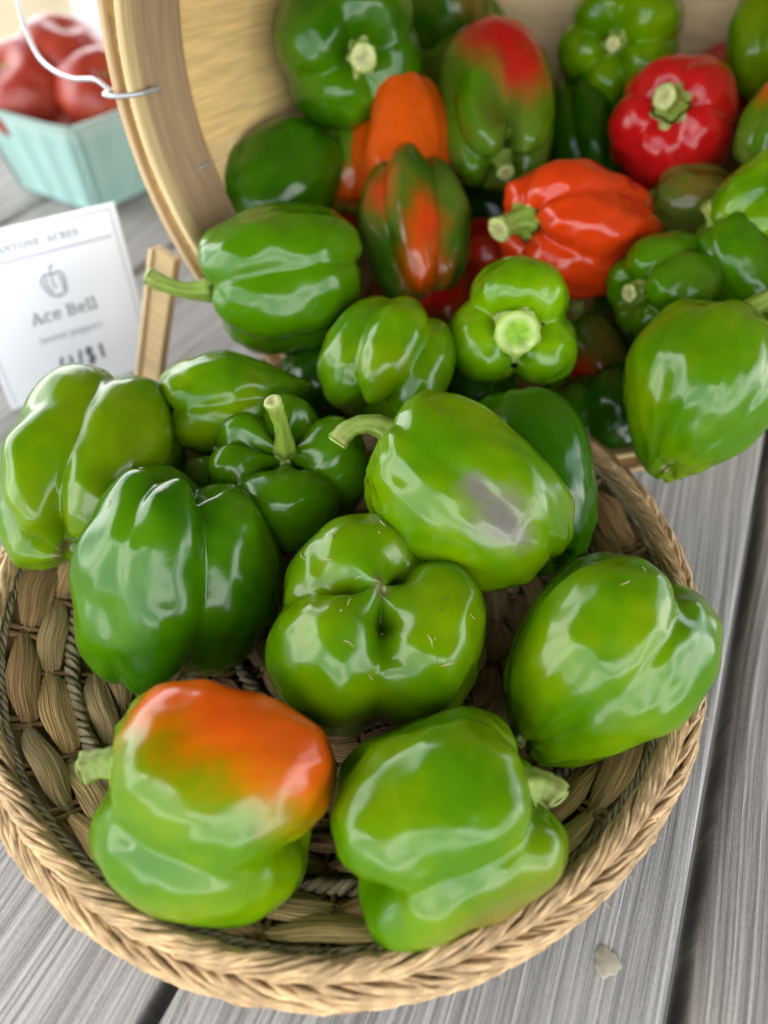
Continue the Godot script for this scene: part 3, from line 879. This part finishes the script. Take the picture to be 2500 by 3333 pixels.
	pepper(Vector3(0.0885, 0.0750, -0.6062), Vector3(-0.1736, 0.6804, -0.7120), 0, 0.0883, 0.0998, C_DARK, C_DARK, {"g": [-50, 40, 130, 220], "gd": [0.1, 0.1, 0.1, 0.1], "seed": 40, "stem": [0.008, 0, 0.005]}, "bushel", "dark green bell pepper in the black gap below the red-topped one")
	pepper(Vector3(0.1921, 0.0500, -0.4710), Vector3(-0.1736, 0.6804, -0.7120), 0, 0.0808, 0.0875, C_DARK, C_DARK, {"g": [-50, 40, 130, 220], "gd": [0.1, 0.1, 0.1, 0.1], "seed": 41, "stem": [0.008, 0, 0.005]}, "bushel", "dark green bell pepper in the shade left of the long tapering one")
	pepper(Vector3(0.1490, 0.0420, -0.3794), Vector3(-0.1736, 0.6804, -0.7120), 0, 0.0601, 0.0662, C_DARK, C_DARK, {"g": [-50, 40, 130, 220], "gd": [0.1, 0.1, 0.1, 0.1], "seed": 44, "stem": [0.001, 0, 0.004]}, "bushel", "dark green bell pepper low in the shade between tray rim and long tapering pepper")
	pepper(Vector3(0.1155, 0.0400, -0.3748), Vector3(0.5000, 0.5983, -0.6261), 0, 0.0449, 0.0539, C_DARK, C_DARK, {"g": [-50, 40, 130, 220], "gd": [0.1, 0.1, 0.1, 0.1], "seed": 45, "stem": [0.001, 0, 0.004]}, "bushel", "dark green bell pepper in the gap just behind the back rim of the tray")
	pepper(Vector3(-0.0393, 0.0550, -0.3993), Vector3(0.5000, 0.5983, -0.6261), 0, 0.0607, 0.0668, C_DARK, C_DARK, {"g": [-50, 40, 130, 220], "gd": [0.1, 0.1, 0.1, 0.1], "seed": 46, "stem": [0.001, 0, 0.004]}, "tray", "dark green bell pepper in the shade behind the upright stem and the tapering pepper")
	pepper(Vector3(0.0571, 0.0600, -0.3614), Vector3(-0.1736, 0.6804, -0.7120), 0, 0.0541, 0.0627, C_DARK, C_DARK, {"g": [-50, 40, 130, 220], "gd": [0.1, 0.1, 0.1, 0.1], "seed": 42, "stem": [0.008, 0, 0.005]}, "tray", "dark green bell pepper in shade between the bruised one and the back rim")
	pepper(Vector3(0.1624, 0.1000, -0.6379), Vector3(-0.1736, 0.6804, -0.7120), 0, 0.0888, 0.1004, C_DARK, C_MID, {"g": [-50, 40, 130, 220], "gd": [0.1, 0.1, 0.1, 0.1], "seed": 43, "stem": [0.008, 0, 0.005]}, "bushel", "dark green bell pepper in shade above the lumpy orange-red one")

func text(parent: Node, called: String, s: String, size: float, at: Vector3, font: String, col: Color, bold := false) -> void:
	var t := TextMesh.new()
	t.text = s
	var f := SystemFont.new()
	f.font_names = PackedStringArray([font])
	f.font_weight = 700 if bold else 400
	t.font = f
	t.font_size = 64
	t.pixel_size = size / 64.0
	t.depth = 0.0003
	var o := part(called, t, flat(col, 0.5), parent)
	o.position = at

func stroke(b: MB, pts: Array, r: float) -> void:
	var q := PackedVector3Array()
	var rr := PackedFloat32Array()
	for i in pts.size():
		q.append(Vector3(pts[i].x, pts[i].y, 0.0))
		rr.append(r)
	tube(b, q, rr, 6, Color(0.02, 0.02, 0.025))

func curve(pts: Array) -> Array:
	var c := Curve2D.new()
	for i in pts.size():
		var t: Vector2 = (pts[mini(i + 1, pts.size() - 1)] - pts[maxi(i - 1, 0)]) / 6.0
		c.add_point(pts[i], -t, t)
	return Array(c.tessellate(4, 3.0))

func build_card() -> void:
	var rt := Vector3(0.846, 0.0, -0.533)
	var o := thing("price_card", "white laminated price card with a small pepper drawing, standing behind the pale pepper", "sign", "", Transform3D(Basis(rt, Vector3.UP, rt.cross(Vector3.UP)), Vector3(-0.181, 0.0, -0.493)))
	var b := MB.new()
	var w := 0.111
	var h := 0.130
	cbox(b, Transform3D(Basis.IDENTITY, Vector3(-w / 2, h / 2 + 0.0005, 0)), Vector3(w, h - 0.001, 0.0009), 0.0002)
	var m := flat(Color(0.86, 0.88, 0.93), 0.25)
	m.clearcoat_enabled = true
	m.clearcoat = 0.8
	m.clearcoat_roughness = 0.12
	part("sheet", b.mesh(), m, o)
	var ink := flat(Color(0.10, 0.11, 0.14), 0.5)
	var grey := flat(Color(0.30, 0.32, 0.38), 0.5)
	var zf := 0.00055
	for ln in [[-w + 0.004, 0.1262, 0.0042, 0.1262], [-w + 0.004, 0.1085, 0.0075, 0.1085], [-0.0042, 0.004, 0.0042, 0.1262], [-w + 0.004, 0.004, w - 0.004, 0.1262]]:
		b = MB.new()
		var vertical: bool = ln[1] < 0.05
		var c := Vector3((ln[0] if vertical else (ln[0] - ln[2]) * 0.5), (ln[1] + ln[3]) * 0.5, zf)
		var sz := Vector3(0.0006, ln[3] - ln[1], 0.0003) if vertical else Vector3(absf(-ln[2] - ln[0]), 0.0006 if ln[1] > 0.12 else 0.0010, 0.0003)
		cbox(b, Transform3D(Basis.IDENTITY, c), sz, 0.00005)
		part("printed_line", b.mesh(), grey, o)
	text(o, "heading", "ANTONE  ACRES", 0.0036, Vector3(-0.0545, 0.1168, zf), "Droid Serif", Color(0.25, 0.27, 0.32), true)
	text(o, "variety_name", "Ace Bell", 0.0122, Vector3(-0.0535, 0.0645, zf), "Droid Serif", Color(0.06, 0.07, 0.09))
	text(o, "variety_note", "(sweet pepper)", 0.0064, Vector3(-0.0535, 0.0475, zf), "Droid Serif", Color(0.20, 0.22, 0.27))
	# little drawing of a pepper
	b = MB.new()
	var k := Vector2(-0.0535, 0.0885)
	for c in [[Vector2(-7, 3), Vector2(-8, -1), Vector2(-5, -9), Vector2(-1, -12), Vector2(3, -11.5)], [Vector2(-7, 3), Vector2(-4, 5.5), Vector2(0, 3.8), Vector2(4, 5.5), Vector2(7, 3.5), Vector2(7.5, -3), Vector2(6, -10), Vector2(3, -11.5), Vector2(0.5, -11)], [Vector2(-4, 3.5), Vector2(-5, -2), Vector2(-2.5, -9.5)], [Vector2(4.5, 3.0), Vector2(5.6, -3), Vector2(4.4, -9)], [Vector2(-0.5, 2.0), Vector2(-0.8, -2), Vector2(0.5, -6)], [Vector2(0, 4), Vector2(0, 7.5), Vector2(1.5, 10.5), Vector2(3, 11)]]:
		var q := []
		for p in curve(c):
			q.append(k + p * 0.00098)
		stroke(b, q, 0.00045)
	var ic := part("pepper_drawing", b.mesh(), ink, o)
	ic.position = Vector3(0, 0, zf)
	# hand-written price
	for c in [[Vector2(-8, 8), Vector2(-9.5, 1), Vector2(-2.5, 2)], [Vector2(-3.5, 7.5), Vector2(-3.5, -4)], [Vector2(2.8, 9), Vector2(0.8, -2)], [Vector2(10, 7), Vector2(7.5, 8.2), Vector2(6.5, 6), Vector2(8.8, 3.5), Vector2(9.5, 1), Vector2(7, -0.6), Vector2(5.6, 0.6)], [Vector2(8.1, 10), Vector2(7.7, -3)], [Vector2(15, 9.5), Vector2(15, 0)]]:
		b = MB.new()
		var q := []
		for p in curve(c):
			q.append(Vector2(-0.056, 0.0205) + p * 0.00125)
		stroke(b, q, 0.0013)
		var s := part("handwritten_stroke", b.mesh(), ink, o)
		s.position = Vector3(0, 0, zf)
		s.scale = Vector3(1, 1, 0.4)

func blob_fruit(at: Vector3, r: float, sq: float, sd: int, label: String, tilt: Vector3) -> void:
	var o := thing("tomato", label, "tomato", "tomatoes in the green pulp box", Transform3D(Basis.from_euler(tilt), at))
	nz.seed = 300 + sd
	var b := MB.new()
	var nu := 56
	var nv := 36
	for i in nu:
		var th := TAU * i / nu
		for j in nv:
			var t := PI * (j + 0.02) / (nv - 0.96)
			var s := sin(t)
			var rb := r * s * (1.0 + 0.035 * cos(th * 5.0 + sd) * (0.4 + 0.6 * maxf(cos(t), 0.0)) + 0.03 * nz.get_noise_2d(sin(th) * 1.5, cos(th) * 1.5 + t))
			var y := r * sq * (cos(t) - 0.28 * exp(-pow(t / 0.35, 2.0)) + 0.1 * exp(-pow((PI - t) / 0.3, 2.0)))
			var k := 0.5 + 0.5 * nz.get_noise_3d(sin(th) * s * 1.5, cos(t) * 1.5, cos(th) * s * 1.5)
			b.vert(Vector3(sin(th) * rb, y, cos(th) * rb), Vector2.ZERO, Color(0.27, 0.024, 0.014).lerp(Color(0.34, 0.045, 0.02), k))
	for i in nu:
		var i2 := (i + 1) % nu
		for j in nv - 1:
			b.quad(i * nv + j, i * nv + j + 1, i2 * nv + j + 1, i2 * nv + j)
	var sk := vmat(0.36, 0.45)
	part("fruit", b.mesh(), sk, o)
	b = MB.new()
	for i in 24:
		var a := TAU * i / 24.0
		b.vert(Vector3(sin(a), 0, cos(a)) * r * 0.09 + Vector3(0, r * sq * 0.735, 0), Vector2.ZERO, Color(0.25, 0.17, 0.07))
	var c := b.vert(Vector3(0, r * sq * 0.742, 0), Vector2.ZERO, Color(0.2, 0.13, 0.06))
	for i in 24:
		b.tri(c, i, (i + 1) % 24)
	part("stem_scar", b.mesh(Vector3.UP), m_stem, o)

func build_pulp_box() -> void:
	# open square box of moulded pulp with ribbed, flaring sides
	var yaw := deg_to_rad(57)
	var o := thing("pulp_box", "pale turquoise moulded pulp box holding red tomatoes", "produce box", "", Transform3D(Basis(Vector3.UP, yaw), Vector3(-0.3158, 0.0000, -0.8407)))
	var m := vmat(0.85, 0.25)
	var fn := FastNoiseLite.new()
	fn.frequency = 0.06
	var nt := NoiseTexture2D.new()
	nt.width = 256
	nt.height = 256
	nt.seamless = true
	nt.as_normal_map = true
	nt.bump_strength = 3.0
	nt.noise = fn
	m.normal_enabled = true
	m.normal_texture = nt
	m.uv1_triplanar = true
	m.uv1_scale = Vector3.ONE * 12.0
	var H := 0.092
	for sd in 4:
		var b := MB.new()
		var rot := Basis(Vector3.UP, sd * PI * 0.5)
		for side in 2:
			for i in 49:
				var u := 2.0 * i / 48.0 - 1.0
				for j in 10:
					var f := j / 9.0
					var y := 0.003 + H * f
					var half := lerpf(0.062, 0.079, f)
					var rib := -0.0035 * smoothstep(0.25, 0.75, 0.5 + 0.5 * cos(u * PI * 4.0)) * (1.0 - smoothstep(0.72, 0.82, f)) * (1.0 - smoothstep(0.8, 0.95, absf(u)))
					var cr := 0.006 * pow(absf(u), 8.0)
					var lip := 0.005 * smoothstep(0.85, 1.0, f)
					var p := Vector3(u * half, y, half + rib + lip - cr - side * 0.0028)
					b.vert(rot * p, Vector2.ZERO, Color(0.33, 0.50, 0.45) if f < 0.8 else Color(0.44, 0.58, 0.52))
			b.grid(side * 490, 49, 10)
		for i in 48:
			b.quad(i * 10 + 9, (i + 1) * 10 + 9, 490 + (i + 1) * 10 + 9, 490 + i * 10 + 9)
		part("side_wall", b.mesh(rot * Vector3(0, 0.3, 1)), m, o)
	var f := MB.new()
	cbox(f, Transform3D(Basis.IDENTITY, Vector3(0, 0.004, 0)), Vector3(0.12, 0.004, 0.12), 0.001, Color(0.36, 0.60, 0.55))
	part("floor", f.mesh(), m, o)

func wire(o: Node, called: String, pts: Array, r: float) -> void:
	var c := Curve3D.new()
	for i in pts.size():
		var t: Vector3 = (pts[mini(i + 1, pts.size() - 1)] - pts[maxi(i - 1, 0)]) / 6.0
		c.add_point(pts[i], -t, t)
	var q := c.tessellate(4, 3.0)
	var rr := PackedFloat32Array()
	for i in q.size():
		rr.append(r)
	var b := MB.new()
	tube(b, q, rr, 8, Color(0.42, 0.42, 0.42))
	var m := vmat(0.35, 0.6)
	m.metallic = 0.35
	part(called, b.mesh(), m, o)

func build_surroundings() -> void:
	build_card()
	build_pulp_box()
	blob_fruit(Vector3(-0.3672, 0.0950, -0.8363), 0.05, 0.85, 0, "large red tomato at the front left of the turquoise pulp box", Vector3(0.5, 0.2, 0.3))
	blob_fruit(Vector3(-0.3330, 0.1120, -0.8746), 0.048, 0.85, 1, "red tomato at the back of the turquoise pulp box", Vector3(0.2, 0.5, -0.2))
	blob_fruit(Vector3(-0.2843, 0.0950, -0.8221), 0.044, 0.85, 2, "dark red tomato at the right of the turquoise pulp box, beside the hoop", Vector3(0.5, 0, -0.4))
	blob_fruit(Vector3(-0.3317, 0.0650, -0.8374), 0.036, 0.85, 3, "red tomato low in the near corner of the turquoise pulp box", Vector3(0.2, 0, 0.1))
	# basket handle wires, in the basket's own frame
	var bk := get_node("bushel_basket")
	var inv: Transform3D = bk.transform.affine_inverse()
	wire(bk, "wire_tie", [Vector3(-0.1289, 0.2101, -0.4504), Vector3(-0.1326, 0.2106, -0.4444), Vector3(-0.1387, 0.2107, -0.4411), Vector3(-0.1457, 0.2102, -0.4412), Vector3(-0.1516, 0.2094, -0.4448), Vector3(-0.1550, 0.2084, -0.4508), Vector3(-0.1548, 0.2075, -0.4578), Vector3(-0.1511, 0.2070, -0.4637), Vector3(-0.1450, 0.2069, -0.4671), Vector3(-0.1380, 0.2074, -0.4670), Vector3(-0.1321, 0.2082, -0.4634), Vector3(-0.1288, 0.2092, -0.4573), Vector3(-0.1289, 0.2101, -0.4504), Vector3(-0.1253, 0.2097, -0.4556)].map(func(p): return inv * p), 0.0013)
	wire(bk, "bail_handle", [Vector3(-0.1542, 0.2073, -0.4597), Vector3(-0.1638, 0.2108, -0.4671), Vector3(-0.1798, 0.2080, -0.4786), Vector3(-0.1950, 0.2077, -0.4927), Vector3(-0.2116, 0.2089, -0.5157), Vector3(-0.2235, 0.2159, -0.5375), Vector3(-0.2303, 0.2237, -0.5529), Vector3(-0.2397, 0.2314, -0.5755), Vector3(-0.2498, 0.2449, -0.5968)].map(func(p): return inv * p), 0.0014)
	wire(bk, "staple", [Vector3(-0.1183, 0.1595, -0.4721), Vector3(-0.1127, 0.1614, -0.4707), Vector3(-0.1094, 0.1601, -0.4821), Vector3(-0.1149, 0.1582, -0.4835)].map(func(p): return inv * p), 0.0008)
	# wooden slat leaning on the hoop
	var a := Vector3(-0.1759, 0.0010, -0.4429)
	var e := Vector3(-0.1365, 0.1192, -0.4429)
	var y := (e - a).normalized()
	var x := y.cross(Vector3(-0.45, 0.2, 0.85)).normalized()
	var xf := Transform3D(Basis(x, y, x.cross(y)), (a + e) * 0.5)
	var sl := thing("wooden_slat", "narrow upright wooden slat leaning on the basket hoop beside the white card", "slat", "", xf)
	var b := MB.new()
	cbox(b, Transform3D(Basis.IDENTITY, Vector3.ZERO), Vector3(0.016, a.distance_to(e), 0.007), 0.0008, Color(0.55, 0.39, 0.19))
	part("board", b.mesh(), m_veneer, sl)
	b = MB.new()
	cbox(b, Transform3D(Basis.IDENTITY, Vector3(-0.0096, 0, 0.001)), Vector3(0.003, a.distance_to(e) - 0.002, 0.011), 0.0006, Color(0.74, 0.56, 0.32))
	part("edge_strip", b.mesh(), m_veneer, sl)
	# things at the far side of the table
	b = MB.new()
	cbox(b, Transform3D(Basis(Vector3.UP, 0.35), Vector3(-0.4974, 0.0500, -1.3866)), Vector3(0.34, 0.10, 0.24), 0.006, Color(0.76, 0.64, 0.42))
	var bx := thing("cream_carton", "pale cream carton at the far side of the table, blurred", "carton")
	part("carton_body", b.mesh(), vmat(0.8), bx)
	b = MB.new()
	cbox(b, Transform3D(Basis(Vector3.UP, 0.35), Vector3(-0.4974, 0.0500, -1.3866) + Vector3(0, 0.053, 0)), Vector3(0.345, 0.006, 0.245), 0.002, Color(0.80, 0.69, 0.47))
	part("carton_lid", b.mesh(), vmat(0.8), bx)
	b = MB.new()
	cbox(b, Transform3D(Basis(Vector3.UP, 0.3), Vector3(-0.4059, 0.0550, -1.2437)), Vector3(0.07, 0.11, 0.001), 0.0002, Color(0.82, 0.83, 0.86))
	tag(part("blank_card", b.mesh(), vmat(0.4), self), "white card half hidden behind the basket hoop, above the tomatoes", "card")
